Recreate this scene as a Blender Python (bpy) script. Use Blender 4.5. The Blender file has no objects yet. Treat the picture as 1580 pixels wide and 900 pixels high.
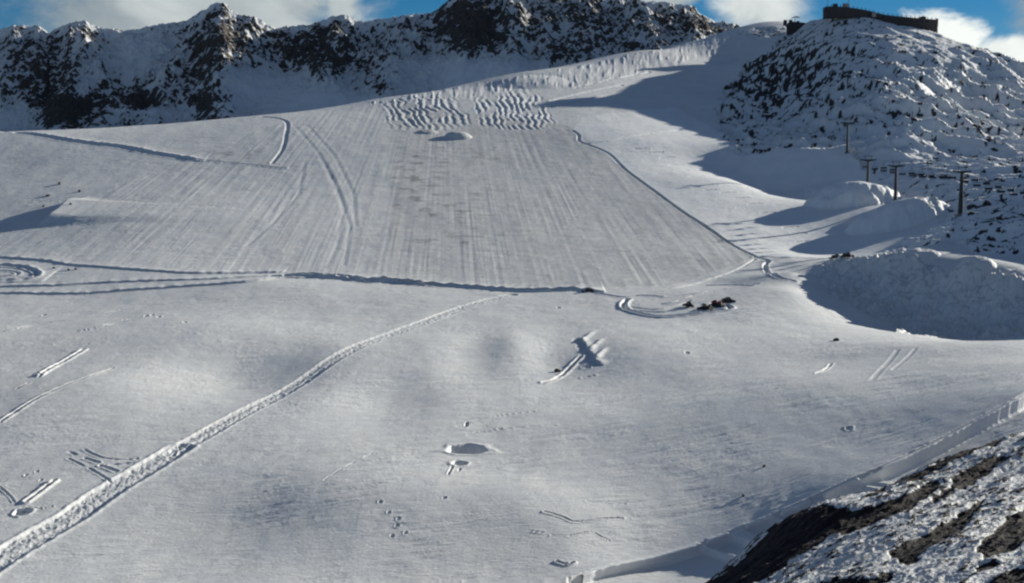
import bpy, math, random
import numpy as np
R = math.radians
sc = bpy.context.scene
col = sc.collection

# ------------------------------------------------------------------ camera, world, sun
F = 2170.0                       # focal length in photo pixels (1580 wide)
CX, CY, HOR = 790.0, 450.0, 200.0
AL = math.atan((CY - HOR) / F)
CAMZ = 130.0
cam = bpy.data.cameras.new('camera'); cam.sensor_width = 36; cam.lens = F / 1580 * 36
cam.clip_start = 1; cam.clip_end = 60000
co = bpy.data.objects.new('camera', cam); col.objects.link(co)
co.location = (0, 0, CAMZ); co.rotation_euler = (math.pi / 2 - AL, 0, 0)
sc.camera = co
SAZ, SEL = 54.0, 15.6
sd = np.array([math.cos(R(SEL)) * math.sin(R(SAZ)), math.cos(R(SEL)) * math.cos(R(SAZ)), math.sin(R(SEL))])
sun = bpy.data.lights.new('sun', 'SUN'); sun.energy = 5.0; sun.angle = R(0.5); sun.color = (1.0, .96, .85)
so = bpy.data.objects.new('sun', sun); col.objects.link(so); so.location = (300, 300, 500)
from mathutils import Vector
so.rotation_euler = Vector(sd).to_track_quat('Z', 'Y').to_euler()
world = bpy.data.worlds.new('World'); sc.world = world; world.use_nodes = True
sc.view_settings.view_transform = 'Standard'; sc.view_settings.look = 'None'
sc.view_settings.exposure = 0.50; sc.view_settings.gamma = 1.0; sc.view_settings.use_curve_mapping = False
sc.render.engine = 'CYCLES'
sc.cycles.max_bounces = 5; sc.cycles.diffuse_bounces = 3
sc.cycles.use_denoising = True
sc.cycles.pixel_filter_type = 'BLACKMAN_HARRIS'; sc.cycles.filter_width = 2.3

class NB:
    """tiny node-building helper"""
    def __init__(s, nt): s.nt = nt
    def n(s, t, **k):
        nd = s.nt.nodes.new(t)
        for a, b in k.items(): setattr(nd, a, b)
        return nd
    def inp(s, sock, v):
        if isinstance(v, bpy.types.NodeSocket): s.nt.links.new(v, sock)
        else: sock.default_value = v
    def m(s, op, a, b=0.0, c=None, clamp=False):
        nd = s.n('ShaderNodeMath', operation=op, use_clamp=clamp)
        s.inp(nd.inputs[0], a); s.inp(nd.inputs[1], b)
        if c is not None: s.inp(nd.inputs[2], c)
        return nd.outputs[0]
    def mix(s, f, a, b):
        nd = s.n('ShaderNodeMix', data_type='RGBA')
        s.inp(nd.inputs[0], f); s.inp(nd.inputs[6], a); s.inp(nd.inputs[7], b)
        return nd.outputs[2]
    def ss(s, x, a, b):
        nd = s.n('ShaderNodeMapRange', interpolation_type='SMOOTHSTEP')
        s.inp(nd.inputs[0], x); nd.inputs[1].default_value = a; nd.inputs[2].default_value = b
        return nd.outputs[0]
    def noise(s, vec, scale, detail=4, rough=.55, dist=0.0):
        nd = s.n('ShaderNodeTexNoise'); s.inp(nd.inputs['Vector'], vec)
        nd.inputs['Scale'].default_value = scale; nd.inputs['Detail'].default_value = detail
        nd.inputs['Roughness'].default_value = rough; nd.inputs['Distortion'].default_value = dist
        return nd.outputs[0]

def build_world():
    nt = world.node_tree; nt.nodes.clear(); b = NB(nt)
    out = b.n('ShaderNodeOutputWorld'); bg = b.n('ShaderNodeBackground'); bg.inputs[1].default_value = SKY
    sky = b.n('ShaderNodeTexSky', sky_type='NISHITA', sun_disc=False)
    sky.sun_elevation = R(SEL); sky.sun_rotation = R(SAZ); sky.altitude = 3000
    sky.air_density = 1.0; sky.dust_density = 0.1; sky.ozone_density = 4.5
    tc = b.n('ShaderNodeTexCoord'); g = tc.outputs['Generated']
    sp = b.n('ShaderNodeSeparateXYZ'); b.inp(sp.inputs[0], g)
    x, y, z = sp.outputs
    # direction as azimuth and elevation in degrees
    az = b.m('MULTIPLY', b.m('ARCTAN2', x, y), 57.2958)
    el = b.m('MULTIPLY', b.m('ARCSINE', z), 57.2958)
    mp = b.n('ShaderNodeMapping'); mp.inputs['Scale'].default_value = (1, 1, 1.8); b.inp(mp.inputs[0], g)
    n1 = b.noise(mp.outputs[0], 14.0, 8, .6, .3)
    n2 = b.noise(mp.outputs[0], 5.0, 4, .5, .2)
    nn = b.m('SUBTRACT', n1, .5)
    # cloud banks standing round the horizon: azimuth, elevation, half width, half height, whiteness
    banks = [(-14.8, 4.2, 5.2, 2.3, .40), (-10.0, 5.0, 5.2, 1.9, .58), (-6.8, 5.0, 1.2, 1.6, .75), (-4.2, 7.2, 2.6, 1.2, .5),
             (9.9, 5.0, 2.4, 1.9, .80), (6.3, 5.4, 1.6, .7, .45), (16.2, 3.1, 2.6, 1.75, 1.35),
             (19.6, 2.4, 3.0, 1.3, 1.05), (21.3, 4.8, 2.3, 2.4, .38),
             (34, 6, 9, 4, .8), (-34, 7, 11, 5, .6)]
    dens = None; wt = None; ds = None
    for (a, e, w, h, br) in banks:
        hard = .45 if br > 1 else 1.0
        dx = b.m('DIVIDE', b.m('SUBTRACT', az, a), w); dy = b.m('DIVIDE', b.m('SUBTRACT', el, e), h)
        d = b.m('SUBTRACT', 1.0, b.m('SQRT', b.m('ADD', b.m('MULTIPLY', dx, dx), b.m('MULTIPLY', dy, dy))))
        dd = b.ss(b.m('ADD', d, b.m('MULTIPLY', nn, 1.5)), -.15 * hard, .5 * hard)
        v = b.m('MULTIPLY', dd, br)
        dens = dd if dens is None else b.m('MAXIMUM', dens, dd)
        wt = v if wt is None else b.m('ADD', wt, v); ds = dd if ds is None else b.m('ADD', ds, dd)
    far = b.ss(b.m('ADD', n2, b.m('MULTIPLY', b.ss(el, 8, 25), .12)), .52, .70)      # loose cloud over the rest of the sky
    ok = b.ss(el, 9, 14)
    far = b.m('MULTIPLY', far, ok)
    dens = b.m('MAXIMUM', dens, b.m('MULTIPLY', far, .3)); wt = b.m('ADD', wt, b.m('MULTIPLY', far, .5)); ds = b.m('ADD', ds, far)
    wt = b.m('DIVIDE', wt, b.m('ADD', ds, .001))
    shade = b.m('MULTIPLY_ADD', nn, 1.4, 1.0)
    lum = b.m('MULTIPLY', wt, shade)
    dark = b.n('ShaderNodeRGB'); dark.outputs[0].default_value = (.13 / SKY, .17 / SKY, .20 / SKY, 1)
    lite = b.n('ShaderNodeRGB'); lite.outputs[0].default_value = (.72 / SKY, .74 / SKY, .70 / SKY, 1)
    cc = b.mix(b.ss(lum, .1, 1.15), dark.outputs[0], lite.outputs[0])
    hs = b.n('ShaderNodeHueSaturation'); hs.inputs['Saturation'].default_value = SKYSAT; hs.inputs['Value'].default_value = SKYVAL
    b.inp(hs.inputs['Color'], sky.outputs[0])
    b.inp(bg.inputs[0], b.mix(b.m('MULTIPLY', dens, .93), hs.outputs[0], cc)); b.inp(out.inputs[0], bg.outputs[0])
SKY, SKYSAT, SKYVAL = .05, 1.32, .80
build_world()

# ------------------------------------------------------------------ numpy helpers
f32 = np.float32
def vnoise(x, y, seed=0):
    rs = np.random.RandomState(seed); tab = rs.rand(4096).astype(f32) * 2 * np.pi
    perm = rs.permutation(4096)
    xi = np.floor(x).astype(np.int64); yi = np.floor(y).astype(np.int64)
    fx = (x - xi).astype(f32); fy = (y - yi).astype(f32)
    def g(i, j, dx, dy):
        h = tab[(perm[i & 4095] + j * 57) & 4095]
        return np.cos(h) * dx + np.sin(h) * dy
    u = fx * fx * fx * (fx * (fx * 6 - 15) + 10); v = fy * fy * fy * (fy * (fy * 6 - 15) + 10)
    a = g(xi, yi, fx, fy); b = g(xi + 1, yi, fx - 1, fy); c = g(xi, yi + 1, fx, fy - 1); d = g(xi + 1, yi + 1, fx - 1, fy - 1)
    return ((a + u * (b - a)) * (1 - v) + (c + u * (d - c)) * v) * 1.4
def fbm(x, y, o=5, seed=0, gain=.5):
    s = 0; a = 1.0; t = 0
    for i in range(o):
        s = s + a * vnoise(x * 2 ** i + i * 17.3, y * 2 ** i - i * 9.1, seed + i); t += a; a *= gain
    return s / t
def ridged(x, y, o=5, seed=0, gain=.55):
    s = 0; a = 1.0; t = 0; w = 1.0
    for i in range(o):
        n = 1 - np.abs(vnoise(x * 2 ** i + i * 7.7, y * 2 ** i + i * 3.3, seed + i)) * 1.6
        n = n * w; w = np.clip(n, 0, 1); s = s + a * n; t += a; a *= gain
    return s / t
def sst(x, a, b):
    t = np.clip((x - a) / (b - a), 0, 1); return t * t * (3 - 2 * t)
def PY(px, py, Y):
    """point at photo pixel (px, py) at ground distance Y in front of the camera (z relative to camera)"""
    b = (CY - py) / F; t = Y / (math.cos(AL) + b * math.sin(AL))
    return ((px - CX) / F * t, Y, t * (-math.sin(AL) + b * math.cos(AL)))
def IMG(X, Y, Z):
    dep = Y * math.cos(AL) - Z * math.sin(AL)
    up = Y * math.sin(AL) + Z * math.cos(AL)
    return CX + F * X / dep, CY - F * up / dep
def DW(Y):
    Y = np.asarray(Y, float)
    return np.where(Y < 370, Y * 400 / 370, np.where(Y < 950, 400 + (Y - 370) * 550 / 580, 950 + (Y - 950) * 1.3))
class TPS:
    def __init__(s, P, smooth=0.0):
        P = np.array(P, float); s.S = 500.0
        xy = P[:, :2] / s.S; n = len(P)
        d2 = ((xy[:, None] - xy[None]) ** 2).sum(2)
        K = .5 * d2 * np.log(d2 + 1e-12) + np.eye(n) * smooth
        Q = np.c_[np.ones(n), xy]; A = np.zeros((n + 3, n + 3)); A[:n, :n] = K; A[:n, n:] = Q; A[n:, :n] = Q.T
        w = np.linalg.solve(A, np.r_[P[:, 2], 0, 0, 0]); s.w = w; s.xy = xy; s.n = n
    def __call__(s, X, Y):
        sh = np.shape(X); x = (np.ravel(X) / s.S).astype(f32); y = (np.ravel(Y) / s.S).astype(f32)
        r = (s.w[s.n] + s.w[s.n + 1] * x + s.w[s.n + 2] * y).astype(np.float64)
        for (a, b), w in zip(s.xy, s.w):
            d2 = (x - a) ** 2 + (y - b) ** 2
            r += (.5 * w) * (d2 * np.log(d2 + 1e-12))
        return r.reshape(sh)
def pip(px, py, poly):
    ins = np.zeros(np.shape(px), bool); n = len(poly)
    for i in range(n):
        x0, y0 = poly[i]; x1, y1 = poly[(i + 1) % n]
        if y0 == y1: continue
        c = ((y0 > py) != (y1 > py)) & (px < (x1 - x0) * (py - y0) / (y1 - y0) + x0)
        ins ^= c
    return ins
def polydist(X, Y, pts):
    """unsigned distance, signed side and arclength to a polyline; pts in world metres"""
    best = np.full(np.shape(X), 1e9); side = np.zeros(np.shape(X)); arc = np.zeros(np.shape(X)); L = 0
    for (x0, y0), (x1, y1) in zip(pts[:-1], pts[1:]):
        dx, dy = x1 - x0, y1 - y0; l = math.hypot(dx, dy) + 1e-9
        t = np.clip(((X - x0) * dx + (Y - y0) * dy) / l ** 2, 0, 1)
        ex = X - x0 - t * dx; ey = Y - y0 - t * dy; d = np.hypot(ex, ey)
        sg = np.sign(ex * dy - ey * dx)          # + : right of the direction of travel
        m = d < best; best = np.where(m, d, best); side = np.where(m, sg, side); arc = np.where(m, L + t * l, arc); L += l
    return best, side, arc

# ------------------------------------------------------------------ the glacier and its hill: control points
C = []
def c(px, *rows):
    for (py, Y) in rows: C.append(PY(px, py, float(DW(Y))))
c(-500, (900, 370), (600, 640), (440, 930), (380, 1050), (280, 1230), (215, 1380))
c(0, (900, 372), (750, 465), (600, 628), (520, 770), (455, 920), (400, 1010), (350, 1110), (300, 1190), (255, 1270), (205, 1370), (225, 1480))
c(200, (900, 371), (600, 624), (455, 915), (410, 990), (330, 1120), (260, 1260), (195, 1430), (210, 1560))
c(400, (900, 370), (750, 461), (600, 622), (520, 760), (432, 950), (425, 975), (350, 1090), (280, 1225), (220, 1340), (179, 1460), (195, 1600))
c(600, (900, 370), (600, 620), (520, 760), (440, 945), (350, 1105), (280, 1230), (220, 1350), (170, 1480), (150, 1570), (165, 1750))
c(800, (900, 370), (750, 458), (600, 620), (520, 758), (450, 925), (440, 950), (350, 1115), (280, 1250), (220, 1370), (170, 1490), (135, 1620), (113, 1720), (130, 1950))
c(1000, (852, 395), (700, 500), (600, 610), (520, 748), (475, 850), (435, 955), (350, 1125), (280, 1265), (220, 1385), (170, 1530), (120, 1720), (78, 1900), (95, 2150))
c(1130, (750, 445), (600, 592), (500, 790), (440, 940), (400, 1020), (350, 1128), (280, 1285), (220, 1410), (160, 1590), (100, 1800), (49, 2050), (70, 2300))
c(890, (870, 384), (820, 412))
c(1220, (42, 2120), (60, 2300), (740, 440), (600, 575), (520, 735), (450, 885), (420, 945), (395, 1035), (350, 1140), (330, 1175))
c(1300, (738, 425), (680, 485), (600, 560), (556, 650), (395, 1055), (403, 960), (446, 930), (500, 805))
c(1250, (413, 985), (424, 960), (450, 905))
c(1400, (694, 445), (600, 545), (535, 660), (398, 935), (480, 885), (515, 785), (390, 1015))
c(1580, (608, 478), (560, 560), (527, 640), (432, 862), (408, 925), (532, 745), (392, 985))
c(1500, (529, 655), (527, 765), (410, 895), (500, 850), (395, 985))
# snow bank at the foot of the hill, and the flat below it
c(1100, (236, 1375)); c(1200, (228, 1370), (262, 1340), (296, 1310)); c(1295, (223, 1365), (258, 1335), (296, 1300)); c(1120, (262, 1345)); c(1345, (245, 1330)); c(1380, (275, 1275))
c(1330, (315, 1190)); c(1270, (330, 1170))
# the hill
c(1130, (180, 1560)); c(1150, (130, 1720), (200, 1480)); c(1180, (90, 1860)); c(1205, (50, 1980))
c(1210, (150, 1640), (205, 1450)); c(1250, (34, 1860), (90, 1700), (150, 1560), (210, 1400))
c(1300, (21, 1760), (60, 1680), (120, 1570), (180, 1440)); c(1340, (20, 1750), (35, 1850), (215, 1400))
c(1400, (50, 1690), (90, 1600), (150, 1460), (210, 1360), (270, 1265), (310, 1195), (350, 1110))
c(1450, (58, 1680), (90, 1880), (290, 1190), (345, 1090)); c(1500, (70, 1680), (120, 1580), (180, 1460), (240, 1320), (300, 1140), (350, 1050), (380, 1000))
c(1580, (97, 1680), (150, 1540), (220, 1370), (290, 1145), (350, 1020), (380, 980))
c(1300, (60, 2000)); c(1580, (160, 1950)); c(1750, (185, 1550), (330, 1040), (450, 850), (560, 560))
# land off the right of the picture: the spur that shades the lift line; land near the camera
for p in [(560, 1360, -30), (560, 1200, -2), (515, 1130, -6), (640, 1400, -35), (640, 1040, 5), (760, 1600, -30), (900, 1300, 20), (700, 1230, 15), (800, 800, -20), (430, 940, -55), (700, 2700, 40), (560, 2600, 60), (1000, 2400, 20), (800, 2050, 20),
          (400, 760, -70), (420, 560, -60), (330, 420, -55), (1400, 2800, -20), (-900, 400, -110), (-900, 1000, -60), (-900, 1800, 20), (-700, 2700, -20),
          (150, 300, -112), (300, 300, -70), (0, 250, -112), (-300, 250, -112), (-300, 0, -60), (300, 0, -20), (0, 60, -40), (0, -200, -5), (600, -200, 30), (-600, -200, -20)]:
    C.append(p)
base = TPS(C, 2e-4)

def proj(px, py, fn=None, y0=340, y1=2800):
    """first hit of the sight line through a photo pixel with the bare terrain"""
    fn = fn or base
    Y = np.linspace(y0, y1, 900)
    b = (CY - py) / F; t = Y / (math.cos(AL) + b * math.sin(AL))
    X = (px - CX) / F * t; Z = t * (-math.sin(AL) + b * math.cos(AL))
    g = fn(X, Y) - Z; k = np.nonzero(g > 0)[0]
    if len(k) == 0: i = int(np.argmax(g)); return X[i], Y[i]
    i = max(int(k[0]), 1); u = -g[i - 1] / (g[i] - g[i - 1] + 1e-9); u = min(max(u, 0), 1)
    return X[i - 1] + u * (X[i] - X[i - 1]), Y[i - 1] + u * (Y[i] - Y[i - 1])
def W(pts, sub=1):
    out = [proj(*p) for p in pts]
    if sub and len(out) > 2:                     # Catmull-Rom smoothing
        q = [out[0]] + out + [out[-1]]; r = []
        for i in range(1, len(q) - 2):
            p0, p1, p2, p3 = map(np.array, q[i - 1:i + 3])
            for t in np.linspace(0, 1, 4, endpoint=False):
                r.append(tuple(.5 * ((2 * p1) + (-p0 + p2) * t + (2 * p0 - 5 * p1 + 4 * p2 - p3) * t * t + (-p0 + 3 * p1 - 3 * p2 + p3) * t ** 3)))
        r.append(out[-1]); out = r
    return out

# ------------------------------------------------------------------ features worked into the snow (height changes in metres)
FE = []                                           # (bbox, function(X, Y) -> dz)
def feat(pts, pad, fn):
    xs = [p[0] for p in pts]; ys = [p[1] for p in pts]
    FE.append(((min(xs) - pad, max(xs) + pad, min(ys) - pad, max(ys) + pad), fn))
def track(img, w=1.2, depth=.6, berm=.25, pieces=0.0, seed=0, far=0.0):
    P = W(img)
    def fn(X, Y):
        d, s, a = polydist(X, Y, P)
        wob = 1 + .5 * vnoise(a / 6, a * 0 + seed, 5)
        z = -depth * wob * (1 - sst(d, w * .45, w)) + berm * wob * np.exp(-((d - w * 1.35) / (w * .5)) ** 2)
        if far: z = z + far * wob * np.where(s < 0, np.exp(-np.maximum(d - w, 0) / 9), 1 - sst(d, 0, w * .4)) * sst(a, 0, 20)
        if pieces: z = z * sst(vnoise(a / pieces, a * 0 + seed * 3.1, 8), -.25, .15)
        return z
    feat(P, w * 4, fn)
def rutted(img, w, depth, rough, seed=0):
    """wide churned cat track with edges"""
    P = W(img)
    def fn(X, Y):
        d, s, a = polydist(X, Y, P)
        e = w * (1 + .08 * vnoise(a / 5, s * 3 + seed, 9))
        ins = 1 - sst(d, e * .88, e)
        z = -depth * ins + ins * rough * (.75 * fbm(X / 1.9, Y / 2.4, 4, 31, .6) + .12 * np.cos(d / w * 7))
        z += (.5 * depth) * np.exp(-((d - e * 1.1) / (w * .13)) ** 2) * (1 + .6 * vnoise(a / 3, s * 5, 4))
        return z
    feat(P, w * 2, fn)
def mound(px, py, Y, rx, ry, h, rot=0.0, p=1.0, rough=.12, seed=0):
    x0, y0 = PY(px, py, float(DW(Y)))[:2] if Y else proj(px, py)
    cr, sr = math.cos(rot), math.sin(rot)
    def fn(X, Yy):
        dx, dy = X - x0, Yy - y0; u = (dx * cr + dy * sr) / rx; v = (-dx * sr + dy * cr) / ry
        r = np.hypot(u, v) + rough * fbm(dx / 9 + seed, dy / 9, 4, 3)
        return h * np.clip(1 - r ** 2, 0, 1) ** p
    feat([(x0, y0)], max(rx, ry) * 1.4, fn)
def pit(px, py, rx, ry, depth, berm=.2, rot=0.0, seed=0, sharp=.6):
    x0, y0 = proj(px, py); cr, sr = math.cos(rot), math.sin(rot)
    def fn(X, Yy):
        dx, dy = X - x0, Yy - y0; u = (dx * cr + dy * sr) / rx; v = (-dx * sr + dy * cr) / ry
        r = np.hypot(u, v) * (1 + .30 * vnoise(dx / rx * 1.1 + seed * 1.7, dy / ry * 1.1, 3) + .05 * vnoise(dx / rx * 3 + seed, dy / ry * 3, 5))
        return -depth * (1 - sst(r, sharp, 1)) + berm * depth * np.exp(-((r - 1.15) / .2) ** 2)
    feat([(x0, y0)], max(rx, ry) * 2, fn)

# mounds of stored snow on the right
mound(1316, 314, 0, 46, 24, 20, .2, .7, .16, 1)
mound(1262, 300, 0, 22, 14, 7, .1, .8, .5, 5)
mound(1384, 345, 0, 46, 22, 19, .12, .8, .10, 2)
mound(1352, 332, 0, 14, 10, 5, .1, .8, .5, 3)
# step of snow at the left with its shade
def wedge(X, Y):
    P = WEDGE; d, s, a = polydist(X, Y, P)
    return np.where(s > 0, 6.5 * np.exp(-d / 45), 6.5 * (1 - sst(d, 0, 9))) * sst(a, 0, 25) * (1 - sst(a, 70, 110))
WEDGE = W([(62, 352), (92, 332), (112, 314), (160, 298), (215, 270)])
feat(WEDGE, 150, wedge)
# small hill on the crest of the groomed slope, its left face in shade
mound(706, 212, 0, 15, 10, 6.0, .1, .6, .12, 4)
mound(660, 214, 1390, 12, 10, 2.0, .1, .8, .1, 4)
mound(1392, 404, 0, 24, 15, 6, 0, .8, .3, 7); mound(1500, 416, 0, 14, 11, 7, 0, .8, .3, 8); mound(1330, 410, 0, 16, 10, 4, 0, .8, .4, 9); mound(1560, 432, 0, 16, 12, 4, 0, .8, .4, 3)
mound(815, 138, 1650, 55, 55, 4.5, .1, 1.0, .05, 6)
# soft swells in the basin
for (px, py, rx, ry, h) in [(380, 575, 40, 60, -2.6), (330, 520, 60, 70, 1.6), (520, 560, 45, 60, 1.8), (600, 610, 22, 50, -1.7), (740, 570, 20, 60, -1.1), (790, 540, 16, 50, 1.6),
                            (680, 545, 22, 50, 1.2), (960, 600, 50, 60, -1.4), (1150, 650, 60, 60, 1.6), (330, 800, 40, 45, -1.5), (560, 760, 40, 50, 1.3), (860, 790, 30, 30, 1.2),
                            (1040, 790, 45, 40, -1.2), (150, 600, 50, 60, 1.6), (850, 560, 22, 40, -1.2), (1010, 540, 30, 50, 1.0), (700, 700, 60, 40, -.8), (440, 480, 60, 50, -1.2)]:
    x0, y0 = proj(px, py)
    feat([(x0, y0)], max(rx, ry) * 2.2, (lambda X, Y, x0=x0, y0=y0, rx=rx, ry=ry, h=h: 2.0 * h * np.exp(-((X - x0) / rx) ** 2 - ((Y - y0) / ry) ** 2)))
# the bank along the lower right edge of the glacier
BANK = W([(840, 905), (893, 887), (928, 874), (992, 858), (1058, 838), (1128, 811), (1192, 788), (1245, 768), (1289, 748), (1345, 725), (1420, 692), (1475, 664), (1530, 634), (1580, 607), (1640, 578), (1720, 540)])
def bank(X, Y):
    d, s, a = polydist(X, Y, BANK)
    notch = sst(vnoise(a / 9.0, a * 0 + 1.7, 12), .22, .36) * .75 * (1 - sst(a, 95, 140))
    h = (3.2 + 2.6 * sst(a, 60, 150)) * sst(a, 0, 18)
    z = -h * (1 - notch) * sst(d, .1, .5)
    z = z * (1 - .9 * sst(d, 6, 60))
    return np.where(s > 0, z, .15 * np.exp(-(d / 1.2) ** 2) * (1 + vnoise(a / 1.3, a * 0, 6)))
feat(BANK, 65, bank)
# roads, ruts, cat tracks, and grooves carved in for lift shadows
rutted([(-60, 905), (0, 862), (60, 825), (110, 795), (165, 757), (225, 722), (280, 690)], 5.6, .6, .75)
rutted([(270, 697), (330, 662), (400, 622), (470, 585), (540, 548), (610, 515), (680, 487), (730, 470), (790, 455)], 4.4, .4, .75, 3)
track([(260, 702), (330, 667), (400, 628), (470, 591), (540, 553), (610, 519), (690, 487)], .8, .3, .2, 3.0, 2)
track([(-20, 453), (40, 454), (120, 454), (200, 449), (280, 443), (380, 436), (440, 430), (500, 430)], 2.0, .9, .1, 0, 1, 1.0)
track([(-20, 443), (80, 442), (140, 438), (250, 434), (340, 431), (420, 427), (480, 426)], 2.0, .8, .1, 0, 2, .7)
track([(420, 427), (500, 430), (560, 434), (620, 438), (700, 443), (800, 450), (870, 449), (905, 450)], 3.0, 1.4, .1, 0, 3, 2.0)
track([(440, 426), (520, 427), (560, 436), (600, 436), (650, 441)], 2.2, .9, .3, 0, 4, 1.0)
track([(-20, 397), (60, 403), (120, 411), (260, 421), (330, 423), (420, 421)], 2.0, .8, .1, 0, 5, 1.0)
track([(-20, 409), (30, 412), (52, 418), (58, 425), (45, 430), (-20, 432)], 2.2, 1.5, .5, 0, 6, 1.0)
track([(-20, 418), (20, 419), (26, 424), (-10, 428)], 1.6, 1.0, .4, 0, 7)
track([(900, 450), (935, 455), (965, 459), (990, 456), (1020, 458)], 1.6, .8, .3, 0, 8)
track([(1120, 472), (1126, 477), (1100, 481), (1060, 486), (1020, 489), (990, 485), (966, 478), (962, 470), (968, 463)], 1.9, 1.6, .8, 0, 9)
track([(1085, 470), (1050, 478), (1010, 482), (985, 480)], 1.4, .9, .4, 0, 10)
track([(1065, 465), (1040, 473), (1010, 478), (975, 474)], 1.2, .7, .3, 0, 10)
track([(960, 470), (1000, 463), (1050, 456), (1100, 450), (1150, 442)], 1.2, .5, .3, 6, 11)
track([(985, 470), (1030, 468), (1060, 460), (1110, 447), (1170, 438)], 1.2, .5, .3, 8, 12)
track([(1090, 441), (1130, 440), (1160, 442)], 1.4, .7, .2, 0, 13)
track([(1165, 397), (1185, 402), (1180, 412), (1195, 425), (1225, 434)], 1.8, 1.2, .3, 0, 14)
track([(1165, 396), (1220, 398), (1290, 399)], 1.8, 1.0, .2, 0, 15)
track([(1165, 400), (1140, 415), (1100, 430), (1040, 445)], 1.5, .6, .2, 0, 16)
track([(25, 205), (110, 218), (190, 228), (240, 238), (292, 246)], 4.0, 1.0, .3, 0, 17, 1.5)
track([(292, 246), (340, 250), (400, 256), (440, 260)], 1.6, .6, .6, 0, 18)
track([(405, 180), (430, 183), (443, 190), (441, 210), (436, 230), (420, 252)], 2.4, .8, .1, 0, 19)
track([(884, 202), (893, 209), (895, 219), (925, 230), (945, 242), (965, 262), (1000, 288), (1040, 318), (1100, 358), (1165, 396)], 1.9, 1.6, .2, 0, 20)
track([(895, 222), (940, 218), (990, 208), (1050, 201)], 2.4, .8, .2, 0, 21)
track([(880, 137), (940, 124), (1010, 110)], 3, 1.2, .5, 30, 22)  # this and the next two furrows: pylon shadows carved into the snow
track([(850, 156), (900, 144), (960, 132)], 3, 1.4, .5, 0, 23)
track([(850, 166), (900, 155), (950, 146)], 3, 1.2, .5, 0, 24)
for k, (px, py) in enumerate([(990, 229), (1012, 235), (1030, 243), (1043, 254), (1052, 263), (1075, 271), (1095, 286), (1098, 293), (1123, 297), (1145, 305), (1165, 314), (1185, 328), (1200, 337), (1220, 350), (1232, 360), (1240, 372)]):  # short grooves carved in place of the lift chairs' cast shadows
    track([(px - 11, py + 1), (px, py), (px + 11, py)], 1.3, .9, .2, 0, 30 + k)
track([(105, 707), (125, 716), (150, 729), (172, 742)], .7, .6, .2, 6, 50); track([(106, 697), (130, 706), (152, 713)], .9, .8, .2, 6, 51)
track([(130, 694), (155, 705), (185, 709), (212, 707)], .7, .6, .2, 0, 52); track([(155, 718), (180, 726)], 1.0, .9, .3, 0, 53); track([(170, 716), (200, 714), (218, 711)], .7, .5, .2, 5, 54)
track([(0, 655), (30, 638), (60, 622), (100, 605), (140, 590), (175, 575)], .9, .6, .5, 20, 55)
track([(62, 585), (80, 572), (105, 558), (130, 543)], 1.2, .8, .7, 0, 56); track([(-10, 515), (60, 500), (120, 492), (180, 480)], 1.0, .3, .5, 12, 57)
track([(0, 615), (40, 600), (65, 585)], .8, .4, .4, 6, 58); track([(125, 512), (150, 507), (190, 495), (240, 486)], .8, .3, .4, 6, 59)
track([(42, 782), (60, 784), (80, 780)], .6, .5, .2, 0, 60); track([(40, 775), (60, 760), (85, 742)], .9, .2, .7, 0, 61); track([(0, 752), (15, 765), (22, 775)], .5, .4, .2, 0, 62)
track([(840, 797), (855, 800), (870, 804), (885, 809), (905, 807), (930, 801), (960, 797)], .6, .5, .35, 0, 63)
track([(850, 830), (880, 829), (900, 824), (915, 822), (930, 829), (940, 832)], .4, .35, .2, 0, 64); track([(860, 868), (874, 872), (884, 869)], .7, .6, .5, 0, 65)
track([(805, 822), (835, 826), (870, 829)], .5, .25, .3, 8, 66); track([(905, 775), (940, 776), (965, 774)], .4, .3, .1, 6, 67)
track([(1345, 590), (1370, 560), (1385, 540)], 1.4, .18, .08, 0, 68); track([(1378, 572), (1400, 552), (1413, 538)], 1.2, .18, .08, 0, 69)
track([(1260, 578), (1275, 570), (1282, 562)], .9, .5, .3, 0, 70)
track([(705, 655), (760, 640), (830, 632)], .5, .3, .1, 0, 71); track([(720, 668), (770, 660), (860, 655)], .5, .3, .1, 0, 72); track([(500, 745), (545, 715), (580, 695)], .5, .25, .1, 9, 73)
# craters and dug marks
pit(720, 690, 8.3, 7.5, 5.0, .08, -.1, 1, .82)
pit(708, 713, 3.0, 3.6, 2.4, .15, -.1, 2, .75); track([(698, 719), (692, 734)], .55, .9, .2, 0, 74); pit(720, 652, .8, 4.5, 1.1, .1, 0, 3); pit(709, 724, .6, 3, .6, .1, 0, 3)
pit(35, 790, 2.6, 3.6, 2.4, .15, -.5, 4, .75); pit(62, 583, 2.2, 2.6, 1.2, .3, -.2, 5, .7)
for k, (px, py) in enumerate([(587, 782), (600, 797), (615, 806), (613, 816), (626, 826), (605, 830), (686, 775), (73, 748), (63, 740), (40, 733), (57, 727), (80, 745)]):
    pit(px, py, .8, 1.4, .45, .4, 0, k)
for k, (px, py) in enumerate([(235, 487), (245, 490), (225, 489), (285, 501), (68, 486), (862, 475), (1060, 548), (1310, 668)]):
    pit(px, py, 1.4, 2.6, .7, .4, 0, k)
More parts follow.
